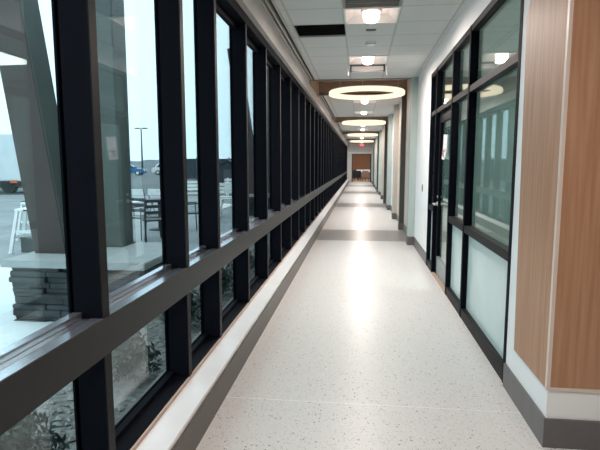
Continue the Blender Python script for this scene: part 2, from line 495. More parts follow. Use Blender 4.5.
bm = bmesh.new(); sheet(bm, -.12, .12, -.14, -.02, .004)
obj('print_block', bm, M['pink'], n)
bm = bmesh.new()
for k, (a, b2, zz) in enumerate([(-.07, .06, -.055), (-.02, .08, -.085), (-.08, .02, -.11)]):
    sheet(bm, a, b2, zz, zz+.010, .008)
obj('print_lines', bm, M['ink'], n)

# light switch
s = thing('light_switch', 'small grey wall switch on the white wall left of the glazed door', 'light switch', (XW-.001, 8.84, 1.16))
obj('cover_plate', B((-.007, 0, -.040, .040, -.062, .062), bev=.002), M['vent'], s)
obj('rocker', B((-.012, -.006, -.017, .017, -.033, .033), bev=.001), M['darkplastic'], s)

# ------------------------------------------------------------------ end wall and lounge behind it
struct(obj('wall_end', B((-1.3, -.68, YEND, YEND+.2, 0, CEIL+.05), (.93, 1.2, YEND, YEND+.2, 0, CEIL+.05), (-.68, .93, YEND, YEND+.2, 2.32, CEIL+.05)), M['wallend']))
struct(obj('door_2', B((-.68, -.60, YEND-.03, YEND+.22, 0, 2.32), (.83, .93, YEND-.03, YEND+.22, 0, 2.32), (-.60, .83, YEND-.03, YEND+.22, 2.24, 2.32)), M['darkpil']))
struct(obj('trim_5', B((-1.0, .95, YEND-.02, YEND, 2.36, 2.50)), M['sill']))
struct(obj('floor_lounge', B((-4, 4, YEND+.1, 53, -.06, 0)), M['carpet']))
struct(obj('wall_lounge', B((-4, 4, 52.6, 52.8, 0, 3.2), (-4.1, -4, YEND+.2, 52.8, 0, 3.2), (4, 4.1, YEND+.2, 52.8, 0, 3.2)), M['woodend']))
struct(obj('ceiling_lounge', B((-4, 4, YEND+.2, 52.8, 3.18, 3.25)), M['wallbeige']))

def lounge_chair(label, loc, rz, mat, grp):
    t = thing('lounge_chair', label, 'chair', loc, rz, grp)
    obj('seat', B((-.32, .32, -.32, .30, .28, .46), bev=.03), mat, t)
    obj('backrest', B((-.32, .32, .22, .36, .40, .90), bev=.04), mat, t)
    for sgn in (-1, 1):
        obj('armrest', B((sgn*.36-.05, sgn*.36+.05, -.32, .33, .24, .62), bev=.025), mat, t)
        for yy in (-.27, .27):
            bm = bmesh.new(); tube(bm, (sgn*.30, yy, 0), (sgn*.30, yy, .28), .022, 8); obj('leg', bm, M['darkplastic'], t)
    return t
lounge_chair('dark upholstered lounge chair beside the white table in the far lounge', (-.30, 46.6, 0), radians(200), M['seatdark'], 'lounge chairs beyond the corridor')
lounge_chair('tan upholstered lounge chair right of the white table in the far lounge', (.62, 45.9, 0), radians(150), M['seattan'], 'lounge chairs beyond the corridor')
lounge_chair('dark tall-backed chair at the far left of the end lounge', (-.52, 50.0, 0), 0, M['seatdark'], 'lounge chairs beyond the corridor')
t = thing('lounge_table', 'long white topped table across the far lounge', 'table', (.45, 47.9, 0))
obj('tabletop', B((-.75, .75, -.45, .45, .72, .96), bev=.01), M['sill'], t)
for sx in (-.65, .65):
    for sy in (-.35, .35): obj('leg', B((sx-.03, sx+.03, sy-.03, sy+.03, 0, .72)), M['darkplastic'], t)

def fill_panel(name, label, loc, sx, sy, e_, mat):
    t = thing(name, label, 'ceiling light', loc)
    obj('panel_frame', B((-sx-.02, sx+.02, -sy-.02, -sy, -.02, 0), (-sx-.02, sx+.02, sy, sy+.02, -.02, 0), (-sx-.02, -sx, -sy, sy, -.02, 0), (sx, sx+.02, -sy, sy, -.02, 0)), M['tilewhite'], t)
    obj('panel_lens', B((-sx, sx, -sy, sy, -.012, 0)), mat, t)
fill_panel('fill_light_panel', 'added unseen fill light panel in the lounge past the far doorway', (0, 47.5, 3.18), .6, 1.2, 0, M['panel'])  # added out of view to brighten the lounge wood
fill_panel('fill_light_panel', 'added unseen fill light panel in the room behind the glazed partition', (2.6, 6.2, 2.95), .6, .6, 0, M['panel'])  # added out of view to brighten the office wall seen through the glazing
# exit sign
e = thing('exit_sign', 'red lit exit sign on the ceiling at the far end of the corridor', 'exit sign', (.13, YEND-.35, 3.035))
obj('housing', B((-.19, .19, -.025, .025, -.115, .10), bev=.006), M['exitbody'], e)
bm = bmesh.new(); box(bm, -.03, .03, -.015, .015, .10, .125); obj('canopy_mount', bm, M['exitbody'], e)
cu = bpy.data.curves.new('exit_text', 'FONT'); cu.body = 'EXIT'; cu.size = .19; cu.extrude = .004; cu.align_x = 'CENTER'; cu.align_y = 'CENTER'
tmp = bpy.data.objects.new('exit_text', cu); COL.objects.link(tmp)
bpy.context.view_layer.update()
me = bpy.data.meshes.new_from_object(tmp.evaluated_get(bpy.context.evaluated_depsgraph_get()))
bpy.data.objects.remove(tmp)
me.materials.clear(); me.materials.append(M['exit'])
lt = bpy.data.objects.new('lettering', me); COL.objects.link(lt); lt.parent = e
lt.rotation_euler = (radians(90), 0, 0); lt.location = (0, -.028, -.008); lt.scale = (.85, 1, 1)

# ------------------------------------------------------------------ ceiling
DLY = (1.05, 5.85, 8.25, 13.6, 16.6, 22.0, 24.8, 30.2, 33.0, 39.5)
segs = []
py = -5.0
for a, b in COFFERS: segs.append((py, a)); py = b
segs.append((py, YEND))
for i, (a, b) in enumerate(segs):
    x0, x1 = -.87, XW+.02
    if i == 0:
        pass
    holes = sorted([(y-.29, y+.29, .10-.29, .10+.29) for y in DLY if a < y < b] + ([(6.17, 6.75, -.80, -.20)] if i == 0 else []))
    bx = []; yy = a
    for h0, h1, g0, g1 in holes:
        bx += [(x0, x1, yy, h0, CEIL, CEIL+.02), (x0, g0, h0, h1, CEIL, CEIL+.02), (g1, x1, h0, h1, CEIL, CEIL+.02)]; yy = h1
    bx.append((x0, x1, yy, b, CEIL, CEIL+.02))
    struct(obj('ceiling', B(*bx), M['tile']))
    # slot track along the window side
    struct(obj('trim_slot', B((-1.0, -.985, a, b, CEIL-.012, CEIL+.02), (-.955, -.935, a, b, CEIL-.012, CEIL+.02), (-.892, -.868, a, b, CEIL-.012, CEIL+.02)), M['bulk']))
    struct(obj('trim_slot_gap', B((-1.0, -.868, a, b, CEIL+.02, CEIL+.05)), M['dark']))
    # metal edge of the tile field at the coffer
    if i < 4: struct(obj('trim_ceiling_edge', B((-1.0, XW, b-.05, b, CEIL-.018, CEIL+.02)), M['vent']))
    if i > 0: struct(obj('trim_ceiling_edge', B((-1.0, XW, a, a+.04, CEIL-.012, CEIL+.02)), M['vent']))
struct(obj('ceiling_lobby', B((XW+.02, 5.2, -5, 2.9, CEIL, CEIL+.02)), M['tile']))
# coffers
for a, b in COFFERS:
    struct(obj('ceiling_coffer', B((-1.0, XW+.02, a, b, 3.46, 3.50)), M['coffer']))
    struct(obj('trim_coffer', B((-1.0, XW+.02, b, b+.02, CEIL+.02, 3.46)), M['coffer']))
    struct(obj('trim_coffer', B((-1.0, XW+.02, a-.02, a, CEIL+.02, 3.46)), M['coffer']))
    struct(obj('trim_coffer', B((-1.0, -.98, a, b, CEIL-.06, 3.46)), M['coffer']))
    struct(obj('trim_coffer', B((XW, XW+.02, a, b, CEIL, 3.46)), M['coffer']))
# open plenum seen through the missing tile
struct(obj('ceiling_plenum', B((-.84, -.16, 6.13, 6.79, 3.62, 3.64), (-.84, -.82, 6.13, 6.79, CEIL+.02, 3.64), (-.18, -.16, 6.13, 6.79, CEIL+.02, 3.64), (-.84, -.16, 6.77, 6.79, CEIL+.02, 3.64), (-.84, -.16, 6.13, 6.15, CEIL+.02, 3.64)), M['dark']))
struct(obj('wall_back', B((-1.3, 5.2, -5.1, -5, 0, CEIL+.05)), M['wallbeige']))
struct(obj('wall_right_lobby', B((5.1, 5.2, -5, 2.9, 0, CEIL+.05)), M['wallbeige']))

# ------------------------------------------------------------------ ceiling fixtures
RC = 'ring shaped ceiling lights hung along the corridor'
def ring_light(y, label):
    t = thing('pendant_ring_light', label, 'ceiling light', (.12, y, 3.05), 0, RC)
    bm = bmesh.new()
    ro, ri, h = .80, .665, .042
    lathe(bm, [(ro-.012, -h), (ro, -h+.012), (ro, h-.012), (ro-.012, h), (ri+.01, h), (ri, h-.01), (ri, -h+.01), (ri+.01, -h)], 72, closed=True)
    obj('diffuser', bm, M['ring'], t)
    bm = bmesh.new(); lathe(bm, [(ro-.03, h), (ro-.03, h+.02), (ri+.03, h+.02), (ri+.03, h)], 72, closed=True)
    obj('housing', bm, M['tilewhite'], t)
    for k in range(3):
        a = 2*pi*k/3+.4
        bm = bmesh.new(); tube(bm, (.732*cos(a), .715*sin(a), h+.02), (.732*cos(a), .715*sin(a), .41), .004, 6)
        obj('suspension_cable', bm, M['steel'], t)
    return t
ring_names = ['large glowing ring light nearest in view, hung in the first ceiling recess',
              'second glowing ring light along the corridor ceiling', 'third glowing ring light along the corridor ceiling',
              'farthest glowing ring light, close to the exit sign']
for (a, b), lb in zip(COFFERS, ring_names):
    yy = (a+b)/2-.02
    ring_light(yy, lb)

DG = 'square tile downlights along the corridor ceiling'
def downlight(y, label):
    t = thing('downlight', label, 'ceiling light', (.10, y, CEIL), 0, DG)
    bm = bmesh.new()
    for b4 in ((-.295, .295, -.295, -.275, -.012, 0), (-.295, .295, .275, .295, -.012, 0), (-.295, -.275, -.275, .275, -.012, 0), (.275, .295, -.275, .275, -.012, 0)): box(bm, *b4)
    obj('tray_frame', bm, M['tilewhite'], t)
    bm = bmesh.new()          # recessed pyramid tray
    o_, i_, zt = .285, .20, .055
    oc = [(-o_, -o_, 0), (o_, -o_, 0), (o_, o_, 0), (-o_, o_, 0)]; ic = [(-i_, -i_, zt), (i_, -i_, zt), (i_, i_, zt), (-i_, i_, zt)]
    vo = [bm.verts.new(p) for p in oc]; vi = [bm.verts.new(p) for p in ic]
    for k in range(4): bm.faces.new((vo[k], vo[(k+1) % 4], vi[(k+1) % 4], vi[k]))
    bm.faces.new(vi)
    obj('tray', bm, M['tilewhite'], t)
    bm = bmesh.new(); lathe(bm, [(.105, .055), (.105, .035), (.09, .03), (.09, .055)], 32, closed=True)
    obj('collar', bm, M['tilewhite'], t)
    bm = bmesh.new(); lathe(bm, [(.088, .05), (.088, -.02), (.078, -.055), (.05, -.075), (0, -.082)], 32)
    obj('lens', bm, M['lens'], t)
    li = bpy.data.lights.new('downlight_lamp', 'AREA'); li.shape = 'DISK'; li.size = .17; li.energy = LAMP_W; li.color = (1., .87, .81)
    lo = bpy.data.objects.new('downlight_lamp', li); lo.location = (0, 0, -.086); lo.parent = t; COL.objects.link(lo)
    return t
LAMP_W = 28
dl = [(1.05, 'added unseen square tile downlight overhead, just before the wood clad corner'),  # first one added out of view to light the wood end face
      (5.85, 'bright square tile downlight nearest in view, beside the grey ceiling vent'),
      (8.25, 'square tile downlight just above the bracketed ceiling diffuser'), (13.6, 'first square downlight beyond the nearest ring light'),
      (16.6, 'square downlight just before the second ring light'), (22.0, 'first square downlight beyond the second ring light'), (24.8, 'square downlight just before the third ring light'),
      (30.2, 'first square downlight beyond the third ring light'), (33.0, 'square downlight just before the farthest ring light'), (39.5, 'square downlight nearest the exit sign')]
for y, lb in dl: downlight(y, lb)
fill_panel('fill_light_panel', 'added unseen warm fill light panel in the lobby behind the viewpoint', (3.4, -1.6, CEIL), .3, .3, 0, M['fillwarm'])  # added behind the camera to warm the wood end face

v = thing('air_vent', 'grey metal air vent in the ceiling beside the nearest bright downlight', 'vent', (.10, 5.22, CEIL))
obj('vent_frame', B((-.295, .295, -.30, -.27, -.014, 0), (-.295, .295, .27, .30, -.014, 0), (-.295, -.265, -.27, .27, -.014, 0), (.265, .295, -.27, .27, -.014, 0)), M['vent'], v)
for k in range(9):
    y = -.24+k*.06
    bm = bmesh.new(); hexa(bm, [(-.265, y, -.012), (.265, y, -.012), (.265, y+.055, -.002), (-.265, y+.055, -.002), (-.265, y, -.009), (.265, y, -.009), (.265, y+.055, 0), (-.265, y+.055, 0)])
    obj('vent_slat', bm, M['vent'], v)

sd = thing('ceiling_sensor', 'small dark rectangular sensor between the two nearest downlights', 'sensor', (.11, 6.46, CEIL))
obj('grille', B((-.055, .055, -.03, .03, -.012, 0), bev=.003), M['sensor'], sd)
obj('bezel', B((-.062, .062, -.036, .036, -.004, 0)), M['vent'], sd)
sm = thing('smoke_detector', 'round white smoke detector just beyond the small dark ceiling sensor', 'smoke detector', (.12, 7.12, CEIL))
bm = bmesh.new(); lathe(bm, [(.075, 0), (.075, -.012), (.062, -.034), (.04, -.042), (0, -.042)], 28); obj('body', bm, M['tilewhite'], sm)
bm = bmesh.new(); lathe(bm, [(.066, -.020), (.070, -.026), (.060, -.032), (.056, -.026)], 28, closed=True); obj('vent_ring', bm, M['vent'], sm)

df = thing('ceiling_diffuser', 'white slot diffuser with two hanging end brackets before the nearest ring light', 'diffuser', (.10, 8.72, CEIL))
obj('slot_body', B((-.26, .26, -.03, .03, -.105, -.0), bev=.004), M['tilewhite'], df)
obj('slot_edge', B((-.27, .27, -.036, -.028, -.022, -.004)), M['sensor'], df)
obj('slot_edge', B((-.27, .27, -.036, -.028, -.108, -.095)), M['vent'], df)
for sgn in (-1, 1):
    obj('end_cap', B((sgn*.272-.012, sgn*.272+.012, -.036, .036, -.108, 0)), M['sensor'], df)
    bm = bmesh.new(); polytube(bm, [(sgn*.284, -.02, -.02), (sgn*.305, -.03, -.04), (sgn*.315, -.03, -.10), (sgn*.315, -.03, -.17)], .011, 8)
    obj('bracket', bm, M['tilewhite'], df)

# ------------------------------------------------------------------ outside
struct(obj('ground_patio', B((-30, -1.3, -12, 24, -.12, -.02)), M['concrete']))
struct(obj('ground_snow', B((-9.5, -2.03, -12, 7.4, -.03, -.012)), M['snow']))
struct(obj('ground_lot', B((-260, -1.3, 24, 420, -.12, -.03), (-260, -30, -60, 24, -.12, -.03)), M['asphalt']))
# planting bed at the foot of the glass
SHR = [(-1.66, 2.18, .23), (-1.64, 3.35, .24), (-1.62, 4.55, .25), (-1.62, 5.75, .24), (-1.62, 6.9, .24)]
bm = bmesh.new()
box(bm, -2.02, -1.302, -3, 30, -.02, .03)
for k in range(1900):
    x, y = random.uniform(-1.98, -1.34), random.uniform(.2, 9) if k < 1300 else random.uniform(9, 20)
    if any(abs(x-a) < c+.04 and abs(y-b) < c+.06 for a, b, c in SHR): continue
    r = random.uniform(.012, .032); z = .03+r*.3
    a = random.uniform(0, pi); sx, sy, sz = r, r*random.uniform(.6, 1), r*.6
    vs = []
    for (p, q, w) in ((1, 0, 0), (0, 1, 0), (-1, 0, 0), (0, -1, 0), (0, 0, 1), (0, 0, -1)):
        X, Y = p*sx, q*sy
        vs.append(bm.verts.new((x+X*cos(a)-Y*sin(a), y+X*sin(a)+Y*cos(a), z+w*sz)))
    for i in range(4):
        bm.faces.new((vs[i], vs[(i+1) % 4], vs[4])); bm.faces.new((vs[(i+1) % 4], vs[i], vs[5]))
bedg = obj('gravel', bm, [M['gravel'], M['leafdry']])
for k, p in enumerate(bedg.data.polygons):
    if k > 5: p.material_index = 1
bedg['kind'] = 'stuff'
bedg['label'] = 'grey gravel and pale dry leaves along the foot of the windows'; bedg['category'] = 'gravel'

def shrub(x, y, r, label, dense=900):
    t = thing('shrub', label, 'shrub', (x, y, .032), 0, 'low dark shrubs in the gravel bed')
    bm = bmesh.new()
    for k in range(dense):
        u, v2 = random.uniform(0, 2*pi), random.random()**.6
        ph = random.uniform(0, pi/2)
        c = Vector((cos(u)*cos(ph)*r*v2, sin(u)*cos(ph)*r*v2*1.1, .05+sin(ph)*r*1.15*v2+.02))
        d1 = Vector((random.gauss(0, 1), random.gauss(0, 1), random.gauss(.6, 1))).normalized(); d2 = d1.orthogonal().normalized()
        L_, W_ = random.uniform(.02, .04), random.uniform(.007, .012)
        vs = [bm.verts.new(c+d1*L_), bm.verts.new(c+d2*W_), bm.verts.new(c-d1*L_), bm.verts.new(c-d2*W_)]
        bm.faces.new(vs)
    obj('foliage', bm, M['leaf'], t)
    bm = bmesh.new()
    for k in range(7):
        a = 2*pi*k/7; tube(bm, (cos(a)*.02, sin(a)*.02, .001), (cos(a)*r*.6, sin(a)*r*.6, r*.8), .006, 5, .002)
    obj('branches', bm, M['bark'], t)
for x, y, r, lb in ((-1.66, 2.18, .23, 'low dark shrub behind the nearest lower window pane'), (-1.64, 3.35, .24, 'low dark shrub behind the second lower window pane'),
                 (-1.62, 4.55, .25, 'low dark shrub past the narrow window bay'), (-1.62, 5.75, .24, 'dark shrub fourth along the gravel bed'), (-1.62, 6.9, .24, 'small dark shrub farthest along the gravel bed')):
    shrub(x, y, r, lb)

# stone piers with their pairs of columns
def pier(y, where, where2):
    ox, oy = -3.52, y
    t = thing('stone_pier', 'stacked ledge stone pier with a pale cap %s' % where, 'stone pier', (ox, oy, 0), 0, 'stone piers outside the windows')
    W, D, Ht = 1.46, 1.25, .55
    bm = bmesh.new()
    rnd = random.Random(3)
    z = -.05
    while z < Ht-.005:
        hh = min(rnd.uniform(.035, .085), Ht-z)
        if Ht-(z+hh) < .03: hh = Ht-z
        # front and back rows, side rows
        x = .04
        while x < W-.04:
            ww = min(rnd.uniform(.16, .55), W-.04-x)
            j = rnd.uniform(-.045, .035)
            box(bm, x, x+ww, .05+j, .30, z, z+hh, bev=.008)
            box(bm, x, x+ww, D-.30, D-.05+j, z, z+hh, bev=.008)
            x += ww
        yy = .30
        while yy < D-.30:
            ww = min(rnd.uniform(.2, .4), D-.30-yy); j = rnd.uniform(-.025, .025)
            box(bm, .05+j, .3, yy, yy+ww, z, z+hh, bev=.008)
            box(bm, W-.3, W-.05+j, yy, yy+ww, z, z+hh, bev=.008)
            yy += ww
        z += hh
    obj('stonework', bm, M['stone'], t)
    obj('cap', B((-.02, W+.02, -.02, D+.02, Ht, .62), bev=.008), M['cap'], t)
    c = thing('leaning_column', 'slanted dark square column leaning outward on the pale cap %s' % where2, 'column', (ox, oy, .62), 0, 'slanted columns on the piers')
    k = -.135; Hc = 4.4
    x0, x1, y0, y1 = .06, .43, .42, .74
    bm = bmesh.new()
    hexa(bm, [(x0, y0, 0), (x1, y0, 0), (x1, y1, 0), (x0, y1, 0), (x0+k*Hc, y0, Hc), (x1+k*Hc, y0, Hc), (x1+k*Hc, y1, Hc), (x0+k*Hc, y1, Hc)])
    bmesh.ops.bevel(bm, geom=list(bm.edges), offset=.008, segments=1, affect='EDGES')
    obj('shaft', bm, M['column'], c)
    g = .012
    bm = bmesh.new(); hexa(bm, [(x0+.01, y0-g, .0), (x1-.01, y0-g, 0), (x1-.01, y0, 0), (x0+.01, y0, 0), (x0+.01+k*Hc, y0-g, Hc), (x1-.01+k*Hc, y0-g, Hc), (x1-.01+k*Hc, y0, Hc), (x0+.01+k*Hc, y0, Hc)])
    obj('face_reflection_tint', bm, M['columnreflect'], c)  # brown colour stands in for the wood corner reflected in the window
    c2 = thing('upright_column', 'upright grey green square column on the pale cap %s' % where2, 'column', (ox, oy, .62), 0, 'upright columns on the piers')
    obj('shaft', B((.30, .81, .90, 1.22, 0, 4.4), bev=.01), M['column'], c2)
    obj('base_plate', B((.28, .83, .88, 1.24, 0, .015)), M['post'], c2)
pier(4.62, 'outside the nearest window', 'outside the nearest window')
pier(15.2, 'farther along the patio', 'farther along the patio')

# ---- patio furniture
def folding_chair(label, loc, rz):
    t = thing('folding_chair', label, 'chair', loc, rz, 'white folding chairs on the patio')
    bm = bmesh.new(); prism(bm, [(-.21, .0), (.21, .0), (.215, .14), (.19, .19), (-.19, .19), (-.215, .14)], 1, -.012, .012, bev=.005)
    o = obj('backrest', bm, M['plastic'], t, (0, .20, .64))
    o.rotation_euler = (radians(-8), 0, 0)
    obj('seat', B((-.20, .20, -.22, .16, .425, .45), bev=.008), M['plastic'], t)
    for s_ in (-1, 1):
        bm = bmesh.new(); polytube(bm, [(s_*.225, -.28, 0), (s_*.225, .0, .42), (s_*.225, .20, .70), (s_*.21, .235, .82)], .012, 8)
        obj('leg', bm, M['darkplastic'], t)
        bm = bmesh.new(); tube(bm, (s_*.205, .26, 0), (s_*.205, -.12, .43), .012, 8)
        obj('leg', bm, M['darkplastic'], t)
    bm = bmesh.new(); tube(bm, (-.205, .215, .05), (.205, .215, .05), .009, 6); obj('stretcher', bm, M['darkplastic'], t)
    bm = bmesh.new(); tube(bm, (-.225, -.2, .12), (.225, -.2, .12), .009, 6)
    obj('stretcher', bm, M['darkplastic'], t)
    return t
c0 = folding_chair('white folding chair left of the pair seen beyond the upright column', (-6.62, 14.7, -.02), radians(188))
fc = [((-6.10, 14.9, -.02), 174, 'white folding chair right of the pair seen beyond the upright column')]
for loc, rz, lb in fc: dup(c0, loc, lb, radians(rz))

def dark_chair(label, loc, rz):
    t = thing('patio_chair', label, 'chair', loc, rz, 'dark metal patio chairs')
    obj('seat', B((-.22, .22, -.22, .22, .43, .460), bev=.008), M['darkplastic'], t)
    bm = bmesh.new()
    for z in (.58, .70, .81): box(bm, -.20, .20, .20, .215, z, z+.06)
    obj('backrest', bm, M['darkplastic'], t)
    for sx in (-1, 1):
        bm = bmesh.new(); polytube(bm, [(sx*.21, .24, 0), (sx*.21, .20, .44), (sx*.21, .21, .88)], .018, 8); obj('leg', bm, M['darkplastic'], t)
        bm = bmesh.new(); tube(bm, (sx*.21, -.23, 0), (sx*.21, -.20, .66), .014, 8); obj('leg', bm, M['darkplastic'], t)
        obj('armrest', B((sx*.21-.022, sx*.21+.022, -.24, .22, .655, .68), bev=.005), M['darkplastic'], t)
    return t
d0 = dark_chair('dark metal patio chair in front of the left white folding chair', (-4.55, 10.4, -.02), radians(160))
for loc, rz, lb in (((-4.20, 10.0, -.02), 215, 'dark metal patio chair in front of the right white folding chair'),
                    ((-3.92, 11.5, -.02), 130, 'dark metal patio chair seen in the narrow window bay')):
    dup(d0, loc, lb, radians(rz))
pt = thing('patio_table', 'round dark metal patio table among the dark patio chairs', 'table', (-4.80, 11.8, -.02))
bm = bmesh.new(); lathe(bm, [(0, .70), (.48, .70), (.50, .715), (.48, .73), (0, .73)], 36); obj('tabletop', bm, M['darkplastic'], pt)
bm = bmesh.new(); tube(bm, (0, 0, .02), (0, 0, .70), .035, 12); obj('pedestal', bm, M['darkplastic'], pt)
bm = bmesh.new(); lathe(bm, [(0, 0), (.26, 0), (.25, .02), (0, .04)], 28); obj('foot_plate', bm, M['darkplastic'], pt)

def white_stool(label, loc, rz):
    t = thing('bar_stool', label, 'stool', loc, rz, 'white outdoor bar stools')
    bm = bmesh.new(); box(bm, -.22, .22, -.18, .18, .74, .79, bev=.012); obj('seat', bm, M['plastic'], t)
    obj('hand_slot', B((-.06, .06, -.186, -.176, .752, .778)), M['darkplastic'], t)
    for sx in (-1, 1):
        for sy in (-1, 1):
            bm = bmesh.new(); x, y = sx*.18, sy*.15
            hexa(bm, [(x*1.7-.03, y*1.4-.03, 0), (x*1.7+.03, y*1.4-.03, 0), (x*1.7+.03, y*1.4+.03, 0), (x*1.7-.03, y*1.4+.03, 0), (x-.025, y-.025, .75), (x+.025, y-.025, .75), (x+.025, y+.025, .75), (x-.025, y+.025, .75)])
            obj('leg', bm, M['plastic'], t)
        obj('footrest', B((sx*.25-.015, sx*.25+.015, -.18, .18, .26, .31)), M['plastic'], t)
    obj('footrest', B((-.23, .23, -.19, -.16, .36, .41)), M['plastic'], t)
    return t
s0 = white_stool('white bar stool nearest the slanted column, with slotted seat', (-5.88, 8.55, -.02), radians(8))
dup(s0, (-6.72, 9.9, -.02), 'white bar stool standing behind the slotted white stool', radians(-12))
cr = thing('storage_box', 'small dark box standing under the slotted white stool', 'box', (-5.86, 8.52, -.02), radians(-14))
obj('body', B((-.17, .17, -.13, .13, 0, .24), bev=.01), M['darkplastic'], cr)
obj('lid', B((-.18, .18, -.14, .14, .24, .27), bev=.008), M['column'], cr)

def bench(label, loc, rz):
    t = thing('picnic_bench', label, 'bench', loc, rz, 'white slatted benches on the patio')
    for k in range(3): obj('seat_slat', B((-.75, .75, -.2+k*.14, -.08+k*.14, .43, .46), bev=.005), M['plastic'], t)
    for k in range(3): obj('back_slat', B((-.75, .75, .24, .265, .55+k*.13, .65+k*.13), bev=.005), M['plastic'], t)
    for sx in (-.6, .6):
        obj('leg', B((sx-.03, sx+.03, -.2, -.14, 0, .43)), M['plastic'], t)
        obj('leg', B((sx-.03, sx+.03, .20, .26, 0, .95)), M['plastic'], t)
    return t
b0 = bench('white slatted bench seen in the fourth window bay', (-4.55, 17.2, -.02), radians(20))
dup(b0, (-5.2, 22.0, -.02), 'farther white slatted bench beyond the fourth bay bench', radians(5))
dup(b0, (-6.4, 19.0, -.02), 'white slatted bench left of the fourth bay bench', radians(30))
ad = thing('patio_armchair', 'white slanted patio armchair standing before the slatted bench', 'chair', (-4.02, 14.6, -.02), radians(150))
bm = bmesh.new(); hexa(bm, [(-.26, -.26, .36), (.26, -.26, .36), (.26, .22, .26), (-.26, .22, .26), (-.26, -.26, .39), (.26, -.26, .39), (.26, .22, .29), (-.26, .22, .29)]); obj('seat', bm, M['plastic'], ad)
bm = bmesh.new()
for k in range(5):
    x = -.24+k*.10
    hexa(bm, [(x, .2, .26), (x+.085, .2, .26), (x+.085, .23, .26), (x, .23, .26), (x, .47, 1.0-abs(k-2)*.04), (x+.085, .47, 1.0-abs(k-2)*.04), (x+.085, .50, 1.0-abs(k-2)*.04), (x, .50, 1.0-abs(k-2)*.04)])
obj('backrest', bm, M['plastic'], ad)
for sx in (-1, 1):
    obj('armrest', B((sx*.33-.06, sx*.33+.06, -.34, .36, .56, .585), bev=.006), M['plastic'], ad)
    obj('leg', B((sx*.30-.03, sx*.30+.03, -.28, -.22, 0, .56)), M['plastic'], ad)
    bm = bmesh.new(); hexa(bm, [(sx*.29-.02, .44, 0), (sx*.29+.02, .44, 0), (sx*.29+.02, .52, 0), (sx*.29-.02, .52, 0), (sx*.29-.02, .20, .56), (sx*.29+.02, .20, .56), (sx*.29+.02, .28, .56), (sx*.29-.02, .28, .56)]); obj('leg', bm, M['plastic'], ad)

# ---- parking lot
def car(name, label, loc, rz, mat, tall=0.):
    t = thing(name, label, 'car', loc, rz)
    L_ = 2.2
    low = [(-L_, .28), (L_, .28), (L_+.03, .55), (L_-.08, .80+tall*.3), (1.05, .95+tall*.4), (-1.75, .97+tall*.4), (-L_+.02, .90+tall*.4), (-L_-.02, .5)]
    bm = bmesh.new(); prism(bm, low, 1, -.87, .87, bev=.07); obj('body', bm, mat, t)
    z0 = .93+tall*.4; z1 = 1.42+tall
    bm = bmesh.new()
    hexa(bm, [(-1.72-tall*.8, -.80, z0), (1.08, -.80, z0), (1.08, .80, z0), (-1.72-tall*.8, .80, z0), (-1.15-tall*1.6, -.62, z1), (.35, -.62, z1), (.35, .62, z1), (-1.15-tall*1.6, .62, z1)])
    bmesh.ops.bevel(bm, geom=list(bm.edges), offset=.06, segments=2, affect='EDGES')
    obj('cabin', bm, mat, t)
    for s_ in (-1, 1):
        for (xa, xb, xc, xd) in ((.02, .88, .38, .02), (-1.45-tall, -.06, -.06, -1.05-tall)):
            bm = bmesh.new()
            def q(x, z, off): 
                f_ = (z-z0)/(z1-z0); return (x, s_*(.80-.18*f_+off), z)
            za, zb = z0+.05, z1-.09
            hexa(bm, [q(xa, za, -.04), q(xb, za, -.04), q(xc, zb, -.04), q(xd, zb, -.04), q(xa, za, .012), q(xb, za, .012), q(xc, zb, .012), q(xd, zb, .012)])
            obj('side_window', bm, M['carglass'], t)
    bm = bmesh.new(); hexa(bm, [(1.02, -.70, z0+.06), (1.03, -.70, z0+.07), (1.03, .70, z0+.07), (1.02, .70, z0+.06), (.38, -.56, z1-.06), (.45, -.56, z1-.06), (.45, .56, z1-.06), (.38, .56, z1-.06)])
    obj('windscreen', bm, M['carglass'], t)
    for sx in (-1.35, 1.38):
        for sy in (-.80, .80):
            bm = bmesh.new(); tube(bm, (sx, sy-.10, .32), (sx, sy+.10, .32), .32, 20); w = obj('wheel', bm, M['tyre'], t)
            bm = bmesh.new(); s2 = 1 if sy > 0 else -1; tube(bm, (sx, sy+s2*.08, .32), (sx, sy+s2*.108, .32), .19, 16); obj('hubcap', bm, M['steel'], w)
    for sy in (-.62, .62):
        obj('headlight', B((L_-.06, L_+.02, sy-.18, sy+.18, .60, .74), bev=.02), M['steel'], t)
        obj('tail_light', B((-L_-.03, -L_+.06, sy-.16, sy+.16, .62, .80), bev=.02), M['orange'], t)
    return t
car('car', 'blue car parked in the lot beside the white car', (-30.3, 64.5, -.03), radians(10), M['bluecar'])
car('car', 'white car parked right of the blue car', (-26.0, 67.9, -.03), radians(5), M['whitecar'], .14)
